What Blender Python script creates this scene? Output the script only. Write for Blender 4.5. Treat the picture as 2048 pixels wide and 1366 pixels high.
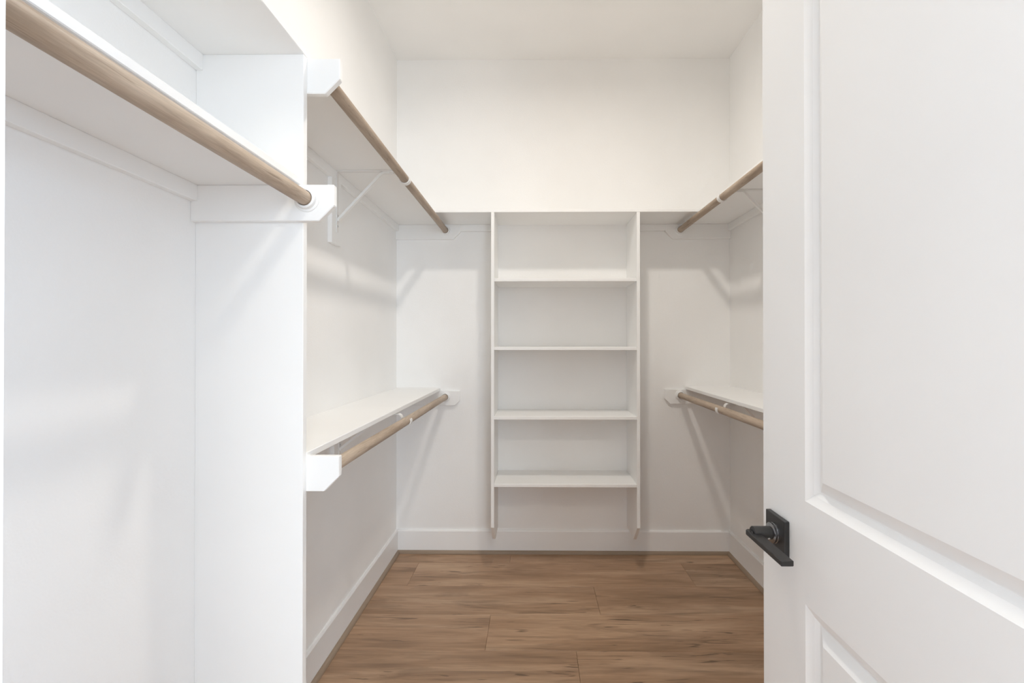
import bpy, bmesh, math, random
from mathutils import Vector, Matrix

for o in list(bpy.data.objects):
    bpy.data.objects.remove(o, do_unlink=True)
S = bpy.context.scene
COL = S.collection
random.seed(7)

# ------------------------------------------------------------------ camera
cam_d = bpy.data.cameras.new('camera')
cam = bpy.data.objects.new('camera', cam_d)
COL.objects.link(cam)
cam.location = (0, 0, 1.296)
cam.rotation_euler = (math.pi / 2 + 0.0045, 0, 0.010)
cam_d.sensor_width = 36.0
cam_d.lens = 36.0 * 910 / 2048
cam_d.shift_x = -0.01704
cam_d.shift_y = -0.0010
cam_d.clip_start = 0.02
S.camera = cam

# ------------------------------------------------------------------ world (daylight outside the window)
W = bpy.data.worlds.new('world')
S.world = W
W.use_nodes = True
W.node_tree.nodes['Background'].inputs[0].default_value = (0.75, 0.86, 1.0, 1)
W.node_tree.nodes['Background'].inputs[1].default_value = 1.0


def area(name, loc, rot, shape, sx, sy, power, color, spread=math.pi):
    d = bpy.data.lights.new(name, 'AREA')
    d.shape = shape
    d.size = sx
    if shape in ('RECTANGLE', 'ELLIPSE'):
        d.size_y = sy
    d.energy = power
    d.color = color
    d.spread = spread
    o = bpy.data.objects.new(name, d)
    o.location = loc
    o.rotation_euler = rot
    COL.objects.link(o)
    return o


# closet ceiling lamp, lamp of the room outside the door, daylight through that room's window and an added side window
LAMP = (0.165, 1.52)
OUTL = (0.40, -0.95)
area('closet_lamp_light', (LAMP[0], LAMP[1], 3.028), (0, 0, 0), 'DISK', 0.12, 0.12, 12.9, (1.0, 0.945, 0.87), math.radians(170))
area('outer_lamp_light', (OUTL[0], OUTL[1], 3.028), (0, 0, 0), 'DISK', 0.30, 0.30, 18.0, (1.0, 0.93, 0.80))
area('rear_window_daylight', (1.50, -2.92, 1.55), (math.radians(90), 0, 0), 'RECTANGLE', 1.36, 1.56, 68.0, (0.72, 0.868, 1.02))
area('added_east_daylight', (3.27, -1.55, 1.55), (0, math.radians(90), 0), 'RECTANGLE', 1.56, 1.96, 108.0, (0.60, 0.79, 1.03))  # unseen second source, added to soften the daylight on the partition panel

S.view_settings.view_transform = 'Standard'
S.view_settings.look = 'None'
S.view_settings.gamma = 1.0
S.view_settings.use_curve_mapping = False
S.view_settings.exposure = 0.12
try:
    S.cycles.max_bounces = 12
    S.cycles.diffuse_bounces = 8
except Exception:
    pass

# ------------------------------------------------------------------ dimensions
XL, XR, YB, H = -0.853, 1.207, 2.816, 3.052     # left wall, right wall, back wall, ceiling
YF, YFO = 0.205, 0.085                          # front wall: closet face, outer face
DX0, DX1, DH = -0.2545, 0.500, 2.440             # doorway
SX_L, SX_R = -0.579, 0.928                      # shelf fronts
TY = YB - 0.281                                 # front of the back shelf and the shelf tower
T = 0.018                                       # board thickness
UP = 2.023                                      # underside, upper shelves
PY0, PY1 = 1.137, 1.156                         # partition panel


# ------------------------------------------------------------------ materials
def mat(name):
    m = bpy.data.materials.new(name)
    m.use_nodes = True
    nt = m.node_tree
    return m, nt, nt.nodes['Principled BSDF']


def N(nt, t, **kw):
    n = nt.nodes.new(t)
    for k, v in kw.items():
        setattr(n, k, v)
    return n


def paint(name, col, rough, bump=0.0, scale=300, var=0.015):
    m, nt, b = mat(name)
    tc = N(nt, 'ShaderNodeTexCoord')
    n1 = N(nt, 'ShaderNodeTexNoise')
    n1.inputs['Scale'].default_value = 3.0
    nt.links.new(tc.outputs['Object'], n1.inputs['Vector'])
    r = N(nt, 'ShaderNodeValToRGB')
    r.color_ramp.elements[0].position = 0.3
    r.color_ramp.elements[1].position = 0.7
    r.color_ramp.elements[0].color = tuple(c * (1 - var) for c in col) + (1,)
    r.color_ramp.elements[1].color = tuple(min(1, c * (1 + var)) for c in col) + (1,)
    nt.links.new(n1.outputs['Fac'], r.inputs['Fac'])
    nt.links.new(r.outputs['Color'], b.inputs['Base Color'])
    b.inputs['Roughness'].default_value = rough
    if bump:
        n2 = N(nt, 'ShaderNodeTexNoise')
        n2.inputs['Scale'].default_value = scale
        n2.inputs['Detail'].default_value = 3
        nt.links.new(tc.outputs['Object'], n2.inputs['Vector'])
        bp = N(nt, 'ShaderNodeBump')
        bp.inputs['Strength'].default_value = bump
        bp.inputs['Distance'].default_value = 0.002
        nt.links.new(n2.outputs['Fac'], bp.inputs['Height'])
        nt.links.new(bp.outputs['Normal'], b.inputs['Normal'])
    return m


M_WALL = paint('wall_paint', (0.925, 0.917, 0.902), 0.75, 0.22, 220)
M_CEIL = paint('ceiling_paint', (0.92, 0.911, 0.895), 0.85, 0.25, 160)
M_TRIM = paint('trim_paint', (0.92, 0.915, 0.905), 0.38, 0.03, 90)
M_SHELF = paint('shelf_paint', (0.92, 0.915, 0.902), 0.42, 0.03, 90)
M_DOOR = paint('door_paint', (0.91, 0.908, 0.902), 0.36, 0.03, 120)
M_WHITE = paint('white_plastic', (0.86, 0.855, 0.84), 0.35)
M_METAL = paint('white_enamel', (0.84, 0.83, 0.81), 0.32)


def wood(name, axis, cols, fine, streak_amt, knots, rough, base_scale=1.0):
    """stained wood, grain along local axis 0 (x) or 1 (y)"""
    m, nt, b = mat(name)
    L = nt.links.new
    tc = N(nt, 'ShaderNodeTexCoord')
    oi = N(nt, 'ShaderNodeObjectInfo')
    mul = N(nt, 'ShaderNodeVectorMath', operation='SCALE')
    mul.inputs[0].default_value = (37.0, 53.0, 29.0)
    L(oi.outputs['Random'], mul.inputs['Scale'])
    add = N(nt, 'ShaderNodeVectorMath', operation='ADD')
    L(tc.outputs['Object'], add.inputs[0])
    L(mul.outputs['Vector'], add.inputs[1])

    def mapped(long_s, cross_s):
        mp = N(nt, 'ShaderNodeMapping')
        s = [cross_s] * 3
        s[axis] = long_s
        mp.inputs['Scale'].default_value = s
        L(add.outputs['Vector'], mp.inputs['Vector'])
        return mp.outputs['Vector']

    def noise(vec, detail, dist=0.0, rough_=0.55):
        n = N(nt, 'ShaderNodeTexNoise')
        n.inputs['Scale'].default_value = 1.0
        n.inputs['Detail'].default_value = detail
        n.inputs['Roughness'].default_value = rough_
        n.inputs['Distortion'].default_value = dist
        L(vec, n.inputs['Vector'])
        return n.outputs['Fac']

    def ramp(fac, stops):
        r = N(nt, 'ShaderNodeValToRGB')
        e = r.color_ramp.elements
        while len(e) < len(stops):
            e.new(0.5)
        for i, (p, c) in enumerate(stops):
            e[i].position = p
            e[i].color = (c if len(c) == 4 else tuple(c) + (1,))
        L(fac, r.inputs['Fac'])
        return r.outputs['Color']

    def mix(kind, fac, a, c):
        x = N(nt, 'ShaderNodeMix', data_type='RGBA', blend_type=kind)
        if isinstance(fac, float):
            x.inputs['Factor'].default_value = fac
        else:
            L(fac, x.inputs['Factor'])
        L(a, x.inputs['A'])
        if isinstance(c, tuple):
            x.inputs['B'].default_value = c
        else:
            L(c, x.inputs['B'])
        return x.outputs['Result']

    k = base_scale
    broad = noise(mapped(1.0 * k, 6.5 * k), 5, 0.8)
    col = ramp(broad, [(0.30, cols[0]), (0.50, cols[1]), (0.70, cols[2])])
    # fine fibres
    fib = noise(mapped(9.0 * k, 260.0 * k), 3, 0.2, 0.65)
    g = ramp(fib, [(0.25, (1 - fine, 1 - fine, 1 - fine)), (0.75, (1 + 0 * fine, 1.0, 1.0))])
    col = mix('MULTIPLY', 1.0, col, g)
    # medium grain bands
    med = noise(mapped(2.6 * k, 52.0 * k), 4, 1.2, 0.6)
    g2 = ramp(med, [(0.34, (1 - fine * .75, 1 - fine * .8, 1 - fine * .85)), (0.60, (1, 1, 1))])
    col = mix('MULTIPLY', 1.0, col, g2)
    # fuzzy darker patches, then thin dark cracks that come in clusters
    dark = (cols[3][0], cols[3][1], cols[3][2], 1)
    pt = noise(mapped(1.5 * k, 13.0 * k), 4, 1.0, 0.55)
    col = mix('MIX', ramp(pt, [(0.54, (0, 0, 0)), (0.74, (streak_amt * .78,) * 3)]), col, dark)
    st = noise(mapped(3.4 * k, 44.0 * k), 3, 1.4, 0.5)
    sm = ramp(st, [(0.61, (0, 0, 0)), (0.675, (streak_amt,) * 3)])
    cl = ramp(noise(mapped(1.3 * k, 6.0 * k), 2), [(0.44, (0, 0, 0)), (0.53, (1, 1, 1))])
    sm = mix('MULTIPLY', 1.0, sm, cl)
    col = mix('MIX', sm, col, dark)
    if knots:
        v = N(nt, 'ShaderNodeTexVoronoi')
        v.inputs['Scale'].default_value = 1.0
        v.inputs['Randomness'].default_value = 1.0
        L(mapped(2.2, 7.5), v.inputs['Vector'])
        nz = noise(mapped(14, 60), 3)
        ad = N(nt, 'ShaderNodeMath', operation='MULTIPLY_ADD')
        L(nz, ad.inputs[0])
        ad.inputs[1].default_value = 0.17
        L(v.outputs['Distance'], ad.inputs[2])
        km = ramp(ad.outputs[0], [(0.105, (knots,) * 3), (0.165, (0, 0, 0))])
        col = mix('MIX', km, col, (cols[3][0] * .7, cols[3][1] * .7, cols[3][2] * .7, 1))
    # board to board tone
    br = N(nt, 'ShaderNodeMapRange')
    br.inputs['To Min'].default_value = 0.91
    br.inputs['To Max'].default_value = 1.07
    L(oi.outputs['Random'], br.inputs['Value'])
    hs = N(nt, 'ShaderNodeHueSaturation')
    L(br.outputs['Result'], hs.inputs['Value'])
    L(col, hs.inputs['Color'])
    L(hs.outputs['Color'], b.inputs['Base Color'])
    b.inputs['Roughness'].default_value = rough
    bp = N(nt, 'ShaderNodeBump')
    bp.inputs['Strength'].default_value = 0.12
    bp.inputs['Distance'].default_value = 0.001
    L(fib, bp.inputs['Height'])
    L(bp.outputs['Normal'], b.inputs['Normal'])
    return m


M_FLOOR = wood('oak_plank', 0, [(0.34, 0.205, 0.118), (0.485, 0.305, 0.186), (0.64, 0.435, 0.283), (0.12, 0.072, 0.044)],
               0.24, 0.80, 0.85, 0.45)
M_ROD = wood('rod_wood', 1, [(0.38, 0.282, 0.202), (0.50, 0.390, 0.293), (0.62, 0.500, 0.388), (0.20, 0.140, 0.095)],
             0.22, 0.55, 0.0, 0.5, 2.2)
M_SHOE = paint('shoe_stain', (0.32, 0.240, 0.172), 0.5, 0.05, 200, 0.08)

M_BLACK, nt, b = mat('matte_black_metal')
b.inputs['Base Color'].default_value = (0.032, 0.031, 0.031, 1)
b.inputs['Metallic'].default_value = 0.3
b.inputs['Roughness'].default_value = 0.42
M_GLOSSB, nt, b = mat('polished_black_metal')
b.inputs['Base Color'].default_value = (0.26, 0.26, 0.27, 1)
b.inputs['Metallic'].default_value = 0.9
b.inputs['Roughness'].default_value = 0.16
M_STEEL, nt, b = mat('brushed_steel')
b.inputs['Base Color'].default_value = (0.6, 0.6, 0.6, 1)
b.inputs['Metallic'].default_value = 1.0
b.inputs['Roughness'].default_value = 0.3
M_LED, nt, b = mat('lit_diffuser')
b.inputs['Base Color'].default_value = (0.9, 0.9, 0.88, 1)
b.inputs['Emission Color'].default_value = (1.0, 0.92, 0.80, 1)
b.inputs['Emission Strength'].default_value = 1.5
M_GLASS, nt, b = mat('window_glass')
for n in list(nt.nodes):
    if n.type == 'BSDF_PRINCIPLED':
        nt.nodes.remove(n)
tr = N(nt, 'ShaderNodeBsdfTransparent')
gl = N(nt, 'ShaderNodeBsdfGlossy')
gl.inputs['Roughness'].default_value = 0.02
ms = N(nt, 'ShaderNodeMixShader')
ms.inputs[0].default_value = 0.06
nt.links.new(tr.outputs[0], ms.inputs[1])
nt.links.new(gl.outputs[0], ms.inputs[2])
nt.links.new(ms.outputs[0], nt.nodes['Material Output'].inputs[0])


# ------------------------------------------------------------------ helpers
def link(name, bm, m, parent=None, loc=None, smooth=False):
    """one mesh object; vertices are given in world space and moved to the origin `loc`"""
    if loc is not None:
        bmesh.ops.translate(bm, verts=bm.verts, vec=-Vector(loc))
    bmesh.ops.recalc_face_normals(bm, faces=bm.faces)
    me = bpy.data.meshes.new(name)
    bm.to_mesh(me)
    bm.free()
    me.materials.append(m)
    if smooth:
        for p in me.polygons:
            p.use_smooth = True
        try:
            me.set_sharp_from_angle(angle=math.radians(40))
        except Exception:
            pass
    o = bpy.data.objects.new(name, me)
    COL.objects.link(o)
    if parent is not None:
        o.parent = parent
        o.location = Vector(loc if loc is not None else (0, 0, 0)) - Vector(parent.get('origin', (0, 0, 0)))
    elif loc is not None:
        o.location = loc
    return o


def tag(o, label, cat=None, group=None, kind=None):
    o['label'] = label
    if cat:
        o['category'] = cat
    if group:
        o['group'] = group
    if kind:
        o['kind'] = kind
    return o


def empty(name, loc):
    o = bpy.data.objects.new(name, None)
    o.empty_display_size = 0.05
    o.location = loc
    o['origin'] = loc
    COL.objects.link(o)
    return o


def box(bm, x0, x1, y0, y1, z0, z1, bev=0.0, seg=1):
    r = bmesh.ops.create_cube(bm, size=1.0)
    vs = r['verts']
    for v in vs:
        v.co = Vector((x0 if v.co.x < 0 else x1, y0 if v.co.y < 0 else y1, z0 if v.co.z < 0 else z1))
    if bev:
        es = list({e for v in vs for e in v.link_edges})
        bmesh.ops.bevel(bm, geom=es, offset=bev, segments=seg, profile=0.5, affect='EDGES')


def prism(bm, poly, axis, a0, a1, bev=0.0):
    """extrude a 2-D polygon along an axis; poly in the two other axes (x,z) for y, (y,z) for x, (x,y) for z"""
    def P(u, v, a):
        return {'y': (u, a, v), 'x': (a, u, v), 'z': (u, v, a)}[axis]
    v0 = [bm.verts.new(P(u, v, a0)) for u, v in poly]
    v1 = [bm.verts.new(P(u, v, a1)) for u, v in poly]
    n = len(poly)
    fs = [bm.faces.new(v0[::-1]), bm.faces.new(v1)]
    for i in range(n):
        fs.append(bm.faces.new((v0[i], v0[(i + 1) % n], v1[(i + 1) % n], v1[i])))
    if bev:
        bmesh.ops.recalc_face_normals(bm, faces=fs)
        es = list({e for v in v0 + v1 for e in v.link_edges})
        bmesh.ops.bevel(bm, geom=es, offset=bev, segments=1, profile=0.5, affect='EDGES')


def lathe(bm, prof, base, axis, seg=28, cap=True):
    """profile [(radius, along)] turned about an axis through base"""
    ax = Vector(axis).normalized()
    u = ax.orthogonal().normalized()
    w = ax.cross(u)
    rings = []
    for r, a in prof:
        c = Vector(base) + ax * a
        rings.append([bm.verts.new(c + (u * math.cos(t) + w * math.sin(t)) * r)
                      for t in [2 * math.pi * i / seg for i in range(seg)]])
    for A, B in zip(rings, rings[1:]):
        for i in range(seg):
            bm.faces.new((A[i], A[(i + 1) % seg], B[(i + 1) % seg], B[i]))
    if cap:
        bm.faces.new(rings[0][::-1])
        bm.faces.new(rings[-1])


def strip(bm, path, y0, y1, t):
    """flat metal strap: centre line path in (x,z), thickness t, wide from y0 to y1"""
    n = len(path)
    A = []
    for i in range(n):
        p = Vector(path[i])
        d = (Vector(path[min(i + 1, n - 1)]) - Vector(path[max(i - 1, 0)])).normalized()
        nn = Vector((-d.y, d.x))
        a, c = p + nn * t / 2, p - nn * t / 2
        A.append([bm.verts.new((a.x, y0, a.y)), bm.verts.new((a.x, y1, a.y)),
                  bm.verts.new((c.x, y1, c.y)), bm.verts.new((c.x, y0, c.y))])
    for P, Q in zip(A, A[1:]):
        for i in range(4):
            bm.faces.new((P[i], P[(i + 1) % 4], Q[(i + 1) % 4], Q[i]))
    bm.faces.new(A[0][::-1])
    bm.faces.new(A[-1])


def solid(name, args, m, parent=None, bev=0.0, loc=None):
    bm = bmesh.new()
    box(bm, *args, bev=bev)
    if loc is None:
        loc = ((args[0] + args[1]) / 2, (args[2] + args[3]) / 2, args[4])
    return link(name, bm, m, parent, loc)


def structure(name, args_list, m, label, cat):
    bm = bmesh.new()
    for a in args_list:
        box(bm, *a)
    return tag(link(name, bm, m), label, cat, kind='structure')


# ------------------------------------------------------------------ the shell
WT = 0.12
OX0, OX1, OY = -1.90, 3.30, -2.95       # room outside the door
structure('wall_left', [(XL - WT, XL, YFO, YB + WT, 0, H)], M_WALL, 'off-white wall carrying the partition panel and its shelves', 'wall')
structure('wall_right', [(XR, XR + WT, YFO, YB + WT, 0, H)], M_WALL, 'off-white wall behind the open door', 'wall')
structure('wall_back', [(XL, XR, YB, YB + WT, 0, H)], M_WALL, 'off-white wall behind the shelf tower', 'wall')
structure('wall_front', [(XL, DX0 - 0.018, YFO, YF, 0, H), (DX1 + 0.018, XR, YFO, YF, 0, H),
                         (DX0 - 0.018, DX1 + 0.018, YFO, YF, DH + 0.018, H),
                         (OX0, XL, YFO - 0.0, YF, 0, H), (XR, OX1, YFO, YF, 0, H)], M_WALL,
          'off-white wall around the doorway', 'wall')
structure('ceiling', [(OX0 - WT, OX1 + WT, OY - WT, YB + WT, H, H + 0.1)], M_CEIL, 'plain off-white ceiling over the closet', 'ceiling')
# room on the other side of the doorway, lit by its rear window and an added side one
WX0, WX1, WY0, WY1, WZ0, WZ1 = 0.80, 2.20, -2.55, -0.55, 0.75, 2.35
structure('wall_rear', [(OX0, WX0, OY - WT, OY, 0, H), (WX1, OX1, OY - WT, OY, 0, H),
                        (WX0, WX1, OY - WT, OY, 0, WZ0), (WX0, WX1, OY - WT, OY, WZ1, H)], M_WALL,
          'off-white wall with a window, facing the closet doorway', 'wall')
structure('wall_side_west', [(OX0 - WT, OX0, OY - WT, YF, 0, H)], M_WALL, 'off-white blank side wall of the room outside the closet', 'wall')
structure('wall_side_east', [(OX1, OX1 + WT, OY - WT, WY0, 0, H), (OX1, OX1 + WT, WY1, YF, 0, H),
                             (OX1, OX1 + WT, WY0, WY1, 0, WZ0), (OX1, OX1 + WT, WY0, WY1, WZ1, H)], M_WALL,
          'off-white side wall with the added wide window outside the closet', 'wall')


def window(name, axis, fixed, a0, a1, label):
    """frame, mullion and two panes; axis = direction the opening runs along, fixed = frame plane on the other axis"""
    org = ((a0 + a1) / 2, fixed, WZ0) if axis == 'x' else (fixed, (a0 + a1) / 2, WZ0)
    win = empty(name, org)
    tag(win, label, 'window', kind='structure')
    mid = (a0 + a1) / 2

    def bx(u0, u1, t, z0, z1):
        return (u0, u1, fixed - t, fixed + t, z0, z1) if axis == 'x' else (fixed - t, fixed + t, u0, u1, z0, z1)
    bm = bmesh.new()
    for u0, u1, z0, z1 in [(a0, a1, WZ0, WZ0 + .05), (a0, a1, WZ1 - .05, WZ1), (a0, a0 + .05, WZ0 + .05, WZ1 - .05),
                           (a1 - .05, a1, WZ0 + .05, WZ1 - .05), (mid - .02, mid + .02, WZ0 + .05, WZ1 - .05)]:
        box(bm, *bx(u0, u1, .025, z0, z1))
    link('window_frame', bm, M_TRIM, win, org)
    for u0, u1 in ((a0 + .05, mid - .02), (mid + .02, a1 - .05)):
        solid('pane', bx(u0, u1, .003, WZ0 + .05, WZ1 - .05), M_GLASS, win)


window('window_1', 'x', OY - .065, WX0, WX1, 'white framed window facing the closet doorway from the outer room')
window('added_window_2', 'y', OX1 + .065, WY0, WY1, 'added wide white framed window in the side wall of the outer room')  # out of view, added to balance the light from the rear window

# floor: slab and planks, boards running across the closet
floor = structure('floor', [(OX0, OX1, OY, YB, -0.06, -0.010)], M_SHOE, 'brown wood-look plank floor of the closet', 'floor')
floor['origin'] = (0, 0, 0)
PW = 0.2533
ROW0 = 2.679
joints = {-1: [-0.142], 0: [-0.677, 0.861], 1: [0.316], 2: [-0.206], 3: [0.177], 4: [-0.55, 1.0]}
rows = []
y = ROW0
rows.append((-1, ROW0, YB))
i = 0
while y > OY + 0.01:
    rows.append((i, max(y - PW, OY), y))
    y -= PW
    i += 1


def plank_mesh(lx, ly):
    bm = bmesh.new()
    c, z = 0.0011, -0.0016
    x, yy = lx / 2 - 0.0002, ly / 2 - 0.0002
    lo = [bm.verts.new(p) for p in ((-x, -yy, -0.010), (x, -yy, -0.010), (x, yy, -0.010), (-x, yy, -0.010))]
    md = [bm.verts.new(p) for p in ((-x, -yy, z), (x, -yy, z), (x, yy, z), (-x, yy, z))]
    tp = [bm.verts.new(p) for p in ((-x + c, -yy + c, 0), (x - c, -yy + c, 0), (x - c, yy - c, 0), (-x + c, yy - c, 0))]
    for A, B in ((lo, md), (md, tp)):
        for k in range(4):
            bm.faces.new((A[k], A[(k + 1) % 4], B[(k + 1) % 4], B[k]))
    bm.faces.new(tp)
    bm.faces.new(lo[::-1])
    return bm


for r, y0, y1 in rows:
    inside = y1 > YFO + 0.02
    x0, x1 = (XL, XR) if y0 > YFO - 0.15 else (OX0, OX1)
    js = joints.get(r)
    if js is None:
        s = x0 + random.uniform(0.3, 1.2)
        js = []
        while s < x1 - 0.25:
            js.append(s)
            s += 1.52
    xs = [x0] + [j for j in js if x0 < j < x1] + [x1]
    for a, bb in zip(xs, xs[1:]):
        o = link('plank', plank_mesh(bb - a, y1 - y0), M_FLOOR, None)
        o.parent = floor
        o.location = ((a + bb) / 2, (y0 + y1) / 2, 0)

# baseboards with an eased top edge, stained quarter-round shoe in front of them
BH, BT = 0.140, 0.014


def base_poly(s):      # profile (distance from wall, height)
    return [(0, 0), (BT, 0), (BT, BH - .007), (BT - .005, BH), (0, BH)]


def run(name, label, cat, prof, axis, wall, sgn, a0, a1, m):
    bm = bmesh.new()
    prism(bm, [(wall + sgn * u, v) for u, v in prof], axis, a0, a1)
    return tag(link(name, bm, m), label, cat, kind='structure')


shoe = [(BT, 0)] + [(BT + 0.016 * math.cos(t), 0.018 * math.sin(t)) for t in [math.pi / 2 * k / 6 for k in range(7)]]
run('baseboard_left', 'white baseboard below the shelves beside the partition panel', 'baseboard', base_poly(1), 'y', XL, 1, PY1, YB, M_TRIM)
run('baseboard_right', 'white baseboard along the wall behind the open door', 'baseboard', base_poly(1), 'y', XR, -1, YF, YB, M_TRIM)
bm = bmesh.new()
prism(bm, [(YB - u, v) for u, v in base_poly(1)], 'x', XL + BT, XR - BT)
tag(link('baseboard_back', bm, M_TRIM), 'white baseboard below the shelf tower', 'baseboard', kind='structure')
run('trim_1', 'brown quarter-round shoe strip beside the partition panel', 'shoe strip', shoe, 'y', XL, 1, PY1, YB - BT, M_SHOE)
run('trim_2', 'brown quarter-round shoe strip on the side of the open door', 'shoe strip', shoe, 'y', XR, -1, YF, YB - BT, M_SHOE)
bm = bmesh.new()
prism(bm, [(YB - u, v) for u, v in shoe], 'x', XL + BT, XR - BT)
tag(link('trim_3', bm, M_SHOE), 'brown quarter-round shoe strip under the shelf tower', 'shoe strip', kind='structure')
# door frame: jambs, head, casing on the closet side
structure('trim_4', [(DX0 - .018, DX0, YFO, YF, 0, DH + .018), (DX1, DX1 + .018, YFO, YF, 0, DH + .018),
                     (DX0, DX1, YFO, YF, DH, DH + .018),
                     (DX0 - .075, DX0 - .006, YF, YF + .016, 0, DH + .075), (DX1 + .006, DX1 + .075, YF, YF + .016, 0, DH + .075),
                     (DX0 - .006, DX1 + .006, YF, YF + .016, DH + .006, DH + .075)], M_TRIM,
          'white painted frame around the closet doorway', 'door frame')

# ------------------------------------------------------------------ partition panel
solid_o = solid('partition_panel', (XL, -0.580, PY0, PY1, 0, UP), M_SHELF, bev=0.0012)
tag(solid_o, 'tall white upright panel separating the single-rod bay from the double-rod bay', 'panel')


# ------------------------------------------------------------------ shelves
def shelf(args, label):
    return tag(solid('closet_shelf', args, M_SHELF, bev=0.0016), label, 'shelf', 'white closet shelves')


LO_L, LO_R, MID = 0.998, 1.010, 1.687
shelf((XL, SX_L, PY1 - 0.0095, YB, UP, UP + T), 'high white shelf above the double rods beside the partition panel')
shelf((XL, SX_L, YF, PY1 - 0.0095, UP, UP + T), 'high white shelf with no rod, over the single-rod bay')
shelf((XL, SX_L, YF, PY0, MID, MID + T), 'white shelf above the large single rod, ending at the partition panel')
shelf((XL, SX_L, PY1, YB, LO_L, LO_L + T), 'waist-high white shelf running from the partition panel to the corner')
shelf((SX_R, XR, YF, YB, UP, UP + T), 'high white shelf above the double rods behind the open door')
shelf((SX_R, XR, YF, YB, LO_R, LO_R + T), 'waist-high white shelf partly hidden by the open door')
shelf((SX_L, SX_R, TY, YB, UP, UP + T), 'high white shelf across the top of the shelf tower')


# ------------------------------------------------------------------ cleats: thin strips and end boards with rod sockets
def strip_cleat(args, label):
    return tag(solid('shelf_cleat', args, M_SHELF, bev=0.001), label, 'cleat', 'thin wall strips under the shelves')


CH = 0.040
strip_cleat((XL, XL + T, PY1 + T, YB - T, UP - CH, UP), 'thin white wall strip under the high shelf of the double-rod bay by the partition panel')
strip_cleat((XL, XL + T, YF, PY0, UP - CH, UP), 'thin white wall strip under the high shelf of the single-rod bay')
strip_cleat((XL, XL + T, YF, PY0 - T, MID - CH, MID), 'thin white wall strip under the shelf above the single rod')
strip_cleat((XL, XL + T, PY1 + T, YB - T, LO_L - CH, LO_L), 'thin white wall strip under the waist-high shelf beside the partition panel')
strip_cleat((XR - T, XR, YF, YB - T, UP - CH, UP), 'thin white wall strip under the high shelf behind the open door')
strip_cleat((XR - T, XR, YF, YB - T, LO_R - CH, LO_R), 'thin white wall strip under the waist-high shelf behind the open door')


def socket(parent, x, y, z, d):
    """round white cup that takes the rod end; d = direction along y away from the board"""
    bm = bmesh.new()
    lathe(bm, [(0.031, 0), (0.031, 0.003), (0.026, 0.005), (0.0245, 0.014), (0.0225, 0.0155), (0.0195, 0.0155), (0.0188, 0.006)], (x, y, z), (0, d, 0), 32)
    return link('rod_socket', bm, M_WHITE, parent, (x, y, z), True)


def end_cleat(xw, sgn, length, y0, y1, top, label, face, rod=None, clip=0.038, h=0.090):
    x1 = xw + sgn * length
    poly = [(xw, top), (x1, top), (x1, top - h + clip), (x1 - sgn * clip, top - h), (xw, top - h)]
    bm = bmesh.new()
    prism(bm, poly, 'y', y0, y1, bev=0.0018)
    o = link('end_cleat', bm, M_SHELF, None, (xw, y0, top - h))
    o['origin'] = (xw, y0, top - h)
    tag(o, label, 'cleat', 'clipped end boards that carry the rods')
    if rod:
        socket(o, rod[0], y1 if face > 0 else y0, rod[1], face)
    return o


RD = 0.037
RXL, RXR, RXM = -0.545, 0.895, -0.562
end_cleat(XL, 1, 0.400, YB - T, YB, UP, 'clipped white board under the high shelf in the corner nearer the partition panel', -1, (RXL, UP - RD), 0.045)
end_cleat(XR, -1, 0.400, YB - T, YB, UP, 'clipped white board under the high shelf in the corner behind the open door', -1, (RXR, UP - RD), 0.045)
end_cleat(XL, 1, 0.396, YB - T, YB, LO_L, 'clipped white board under the waist-high shelf in the corner nearer the partition panel', -1, (RXL, LO_L - RD), 0.030)
end_cleat(XR, -1, 0.405, YB - T, YB, LO_R, 'clipped white board under the waist-high shelf in the corner behind the open door', -1, (RXR, LO_R - RD), 0.032)
end_cleat(XL, 1, 0.356, PY1, PY1 + T, UP, 'clipped white board jutting past the top of the partition panel', 1, (RXL, UP - RD))
end_cleat(XL, 1, 0.356, PY1, PY1 + T, LO_L + 0.008, 'clipped white board jutting past the partition panel at waist height', 1, (RXL, LO_L - RD))
end_cleat(XL, 1, 0.358, PY0 - T, PY0, MID, 'clipped white board with an open socket holding the single rod', -1, (RXM, MID - RD))
strip_cleat((XL + 0.400, -0.240, YB - T, YB, UP - CH, UP), 'short thin wall strip between the shelf tower and the partition panel side corner')
strip_cleat((0.590, XR - 0.400, YB - T, YB, UP - CH, UP), 'short thin wall strip between the shelf tower and the open door side corner')


# ------------------------------------------------------------------ rods
def rod(x, z, y0, y1, label, r=0.0175):
    bm = bmesh.new()
    c = (x, (y0 + y1) / 2, z)
    lathe(bm, [(r - .001, y0 - c[1]), (r, y0 - c[1] + .001), (r, y1 - c[1] - .001), (r - .001, y1 - c[1])], c, (0, 1, 0), 40)
    return tag(link('hanging_rod', bm, M_ROD, None, c, True), label, 'rod', 'wooden hanging rods')


e = 0.006
rod(RXM, MID - RD, YF, PY0 - T - e, 'thick-looking wooden rod of the single-rod bay, ending at the partition panel', 0.0178)
rod(RXL, UP - RD, PY1 + T + e, YB - T - e, 'high wooden rod running from the partition panel to the corner')
rod(RXL, LO_L - RD, PY1 + T + e, YB - T - e, 'waist-high wooden rod running from the partition panel to the corner')
rod(RXR, UP - RD, YF, YB - T - e, 'high wooden rod partly hidden by the open door')
rod(RXR, LO_R - RD, YF, YB - T - e, 'waist-high wooden rod partly hidden by the open door')


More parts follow.
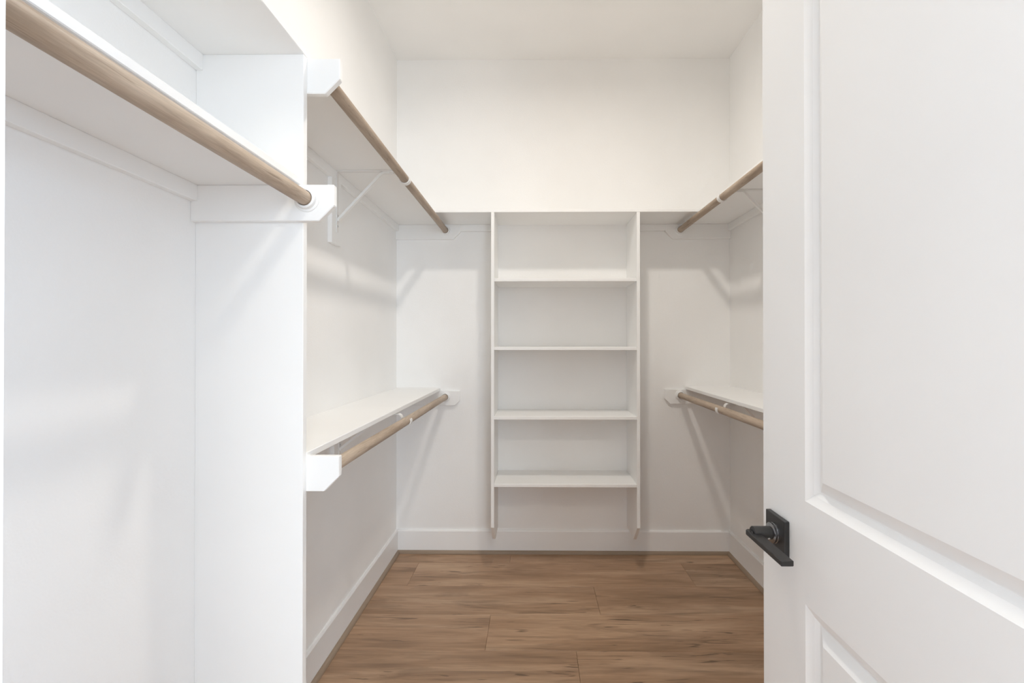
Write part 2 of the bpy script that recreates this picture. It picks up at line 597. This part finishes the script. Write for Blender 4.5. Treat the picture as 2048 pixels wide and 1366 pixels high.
# ------------------------------------------------------------------ shelf-and-rod brackets
def bracket(xw, sgn, y, top, rx, label, drop=0.312):
    rz = top - RD
    root = empty('shelf_bracket', (xw, y, top - drop))
    tag(root, label, 'bracket', 'white shelf and rod brackets')
    X = lambda d: xw + sgn * d
    bx = sorted((xw, X(T)))
    solid('backing_block', (bx[0], bx[1], y - .048, y + .042, top - drop, top - CH), M_SHELF, root, bev=0.001)
    w = 0.010
    bm = bmesh.new()
    lx = sorted((X(T), X(T + .0035)))
    box(bm, lx[0], lx[1], y - w, y + w, top - (drop - .05), top - 0.0004, bev=.001)
    leg = link('wall_leg', bm, M_METAL, root, (X(T), y, top - (drop - .05)))
    leg['origin'] = (X(T), y, top - (drop - .05))
    for dz in (drop - .077, drop - .122):
        bm = bmesh.new()
        lathe(bm, [(.0045, 0), (.004, .0015), (.001, .0022)], (X(T + .0035), y, top - dz), (sgn, 0, 0), 12)
        link('screw', bm, M_STEEL, leg, (X(T + .0035), y, top - dz), True)
    bm = bmesh.new()
    strip(bm, [(X(T + .0035), top - .0022), (X(.262), top - .0022)], y - w, y + w, .0035)
    link('arm', bm, M_METAL, root, (X(T), y, top))
    bm = bmesh.new()
    strip(bm, [(X(T + .0045), top - (drop - .099)), (X(T + .0075), top - (drop - .107)), (X(.203), top - .017), (X(.216), top - .0085), (X(.256), top - .0085)],
          y - .0065, y + .0065, .0095)
    link('brace', bm, M_METAL, root, (X(T), y, top - .2))
    # J-shaped hook cradling the rod
    R = .0200
    cx = abs(rx - xw)
    pth = [(.245, top - .0075), (cx - R - .012, top - .0080), (cx - R - .004, top - .0125), (cx - R, top - .022)]
    for k in range(0, 19):
        a = math.pi + math.pi * 1.17 * k / 18
        pth.append((cx + R * math.cos(a), rz + R * math.sin(a)))
    pth = [(X(d), z) for d, z in pth]
    bm = bmesh.new()
    strip(bm, pth, y - .0120, y + .0120, .0036)
    link('rod_hook', bm, M_METAL, root, (rx, y, rz))
    return root


bracket(XL, 1, 1.918, UP, RXL, 'white bracket under the high shelf beside the partition panel')
bracket(XL, 1, 1.945, LO_L, RXL, 'white bracket under the waist-high shelf beside the partition panel', 0.262)
bracket(XR, -1, 2.170, UP, RXR, 'white bracket under the high shelf behind the open door')
bracket(XR, -1, 2.195, LO_R, RXR, 'white bracket under the waist-high shelf behind the open door')

# ------------------------------------------------------------------ shelf tower
TX0, TX1 = -0.240, 0.590
tower = empty('shelf_tower', ((TX0 + TX1) / 2, YB, 0.160))
tag(tower, 'white wall-hung shelf tower with four shelves and clipped feet', 'shelving')
for x0 in (TX0, TX1 - T):
    bm = bmesh.new()
    zb, c = 0.162, 0.100
    prism(bm, [(YB, zb), (TY + c * .95, zb), (TY, zb + c + .003), (TY, UP), (YB, UP)], 'x', x0, x0 + T, bev=0.0012)
    link('side_panel', bm, M_SHELF, tower, (x0, YB, zb))
for zt in (1.655, 1.271, 0.884, 0.508):
    solid('shelf', (TX0 + T, TX1 - T, TY + .001, YB, zt - T, zt), M_SHELF, tower, bev=0.0016)


# ------------------------------------------------------------------ door, open 90 degrees
DW, DT = 0.711, 0.035
DFX = 0.460                     # visible face
DY1, DY0 = 0.918, 0.918 - DW    # free edge, hinge edge
DZ0, DZ1 = 0.012, DH - 0.004
door = empty('door_1', (DFX, DY0, 0))
tag(door, 'white two-panel door standing open with a black lever handle', 'door', kind='structure')
st = 0.140
P_Y0, P_Y1 = DY0 + st, DY1 - st
panels = [(0.24, 0.853), (1.027, DZ1 - 0.150)]
# stiles and rails
for nm, a in (('stile', (DFX, DFX + DT, DY0, P_Y0, DZ0, DZ1)), ('stile', (DFX, DFX + DT, P_Y1, DY1, DZ0, DZ1)),
              ('rail', (DFX, DFX + DT, P_Y0, P_Y1, DZ0, panels[0][0])),
              ('rail', (DFX, DFX + DT, P_Y0, P_Y1, panels[0][1], panels[1][0])),
              ('rail', (DFX, DFX + DT, P_Y0, P_Y1, panels[1][1], DZ1))):
    solid(nm, a, M_DOOR, door)
# moulded panels: ovolo, groove, raised field
prof = [(0, 0), (.0010, .0006), (.0120, .0062), (.0135, .0067), (.0205, .0120), (.0225, .0126), (.0240, .0122),
        (.0425, .0026), (.0440, .0020), (.055, .0020)]
for z0, z1 in panels:
    bm = bmesh.new()
    sides = []
    for s in (0, 1):
        rings = []
        for d, dep in prof:
            x = DFX + dep if s == 0 else DFX + DT - dep
            rings.append([bm.verts.new((x, P_Y0 + d, z0 + d)), bm.verts.new((x, P_Y1 - d, z0 + d)),
                          bm.verts.new((x, P_Y1 - d, z1 - d)), bm.verts.new((x, P_Y0 + d, z1 - d))])
        for A, B in zip(rings, rings[1:]):
            for k in range(4):
                bm.faces.new((A[k], A[(k + 1) % 4], B[(k + 1) % 4], B[k]))
        bm.faces.new(rings[-1])
        sides.append(rings[0])
    for k in range(4):
        bm.faces.new((sides[0][k], sides[0][(k + 1) % 4], sides[1][(k + 1) % 4], sides[1][k]))
    o = link('door_panel', bm, M_DOOR, door, (DFX, P_Y0, z0))
    for p in o.data.polygons:
        p.use_smooth = True
    o.data.set_sharp_from_angle(angle=math.radians(9))
# lever handles on both faces
HY, HZ = 0.858, 0.940


def lever(face, s, sub):
    """face: x of the door face, s: outward direction in x"""
    root = bpy.data.objects.new('door_handle', None)
    COL.objects.link(root)
    root.parent = door
    base = (face, HY, HZ)
    root['origin'] = base
    root.location = Vector(base) - Vector(door['origin'])
    root['label'] = 'matte black lever on a square plate'
    X = lambda d: face + s * d

    def bx(d0, d1):
        return tuple(sorted((X(d0), X(d1))))
    q = bx(0, .0095)
    bm = bmesh.new()
    box(bm, q[0], q[1], HY - .033, HY + .033, HZ - .033, HZ + .033, bev=.0013, seg=2)
    link('rosette', bm, M_BLACK, root, base)
    bm = bmesh.new()
    lathe(bm, [(.0185, .0095), (.0185, .012), (.0175, .0128), (.0175, .0140), (.0185, .0148), (.0185, .0172), (.0165, .0186), (.012, .019)], (face, HY, HZ), (s, 0, 0), 36)
    link('collar', bm, M_GLOSSB, root, base, True)
    bm = bmesh.new()
    lathe(bm, [(.0118, .0185), (.0118, .050), (.0105, .0515), (.0055, .0515), (.0055, .0500)], (face, HY, HZ), (s, 0, 0), 32)
    link('neck', bm, M_BLACK, root, base, True)
    bm = bmesh.new()
    lathe(bm, [(.0045, .049), (.0045, .0535), (.004, .054)], (face, HY, HZ), (s, 0, 0), 20)
    link('lock_button', bm, M_BLACK, root, base, True)
    # small grub screw in the neck
    bm = bmesh.new()
    dirv = Vector((0, -0.8, -0.6))
    lathe(bm, [(.0022, .0112), (.0022, .0124), (.0012, .0124)], (X(.025), HY, HZ), dirv, 12)
    link('set_screw', bm, M_STEEL, root, base, True)
    # flat bar
    bm = bmesh.new()
    z1, z0 = HZ + .001, HZ - .0085
    y_far, y_near = HY + .0155, HY - .113
    a, c = .0375, .0585
    poly = [(X(a), y_near), (X(c), y_near), (X(c), y_far - .004), (X(c - .004), y_far), (X(a + .004), y_far), (X(a), y_far - .004)]
    prism(bm, poly, 'z', z0, z1, bev=.0012)
    link('lever', bm, M_BLACK, root, base)


lever(DFX, -1, True)
lever(DFX + DT, 1, False)
solid('latch_plate', (DFX + .005, DFX + DT - .005, DY1, DY1 + .0015, HZ - .028, HZ + .028), M_BLACK, door)
for hz in (0.25, 1.22, 2.19):
    bm = bmesh.new()
    lathe(bm, [(.006, 0), (.006, .09)], (DFX + DT + .006, DY0 + 0.001, hz - .045), (0, 0, 1), 14)
    link('hinge', bm, M_BLACK, door, (DFX + DT, DY0, hz))


# ------------------------------------------------------------------ ceiling lamps (outside the frame)
def ceiling_light(x, y, r, label):
    root = empty('ceiling_light', (x, y, H))
    tag(root, label, 'lamp')
    bm = bmesh.new()
    lathe(bm, [(r + .03, 0), (r + .028, -.014), (r + .012, -.020), (r + .002, -.020), (r + .002, 0)], (x, y, H), (0, 0, 1), 40, cap=False)
    link('trim_ring', bm, M_WHITE, root, (x, y, H), True)
    bm = bmesh.new()
    lathe(bm, [(r, -.004), (r, -.016)], (x, y, H), (0, 0, 1), 40)
    link('diffuser', bm, M_LED, root, (x, y, H))


ceiling_light(LAMP[0], LAMP[1], 0.075, 'small round flush ceiling light in the closet')
ceiling_light(OUTL[0], OUTL[1], 0.15, 'wide round flush ceiling light outside the closet doorway')
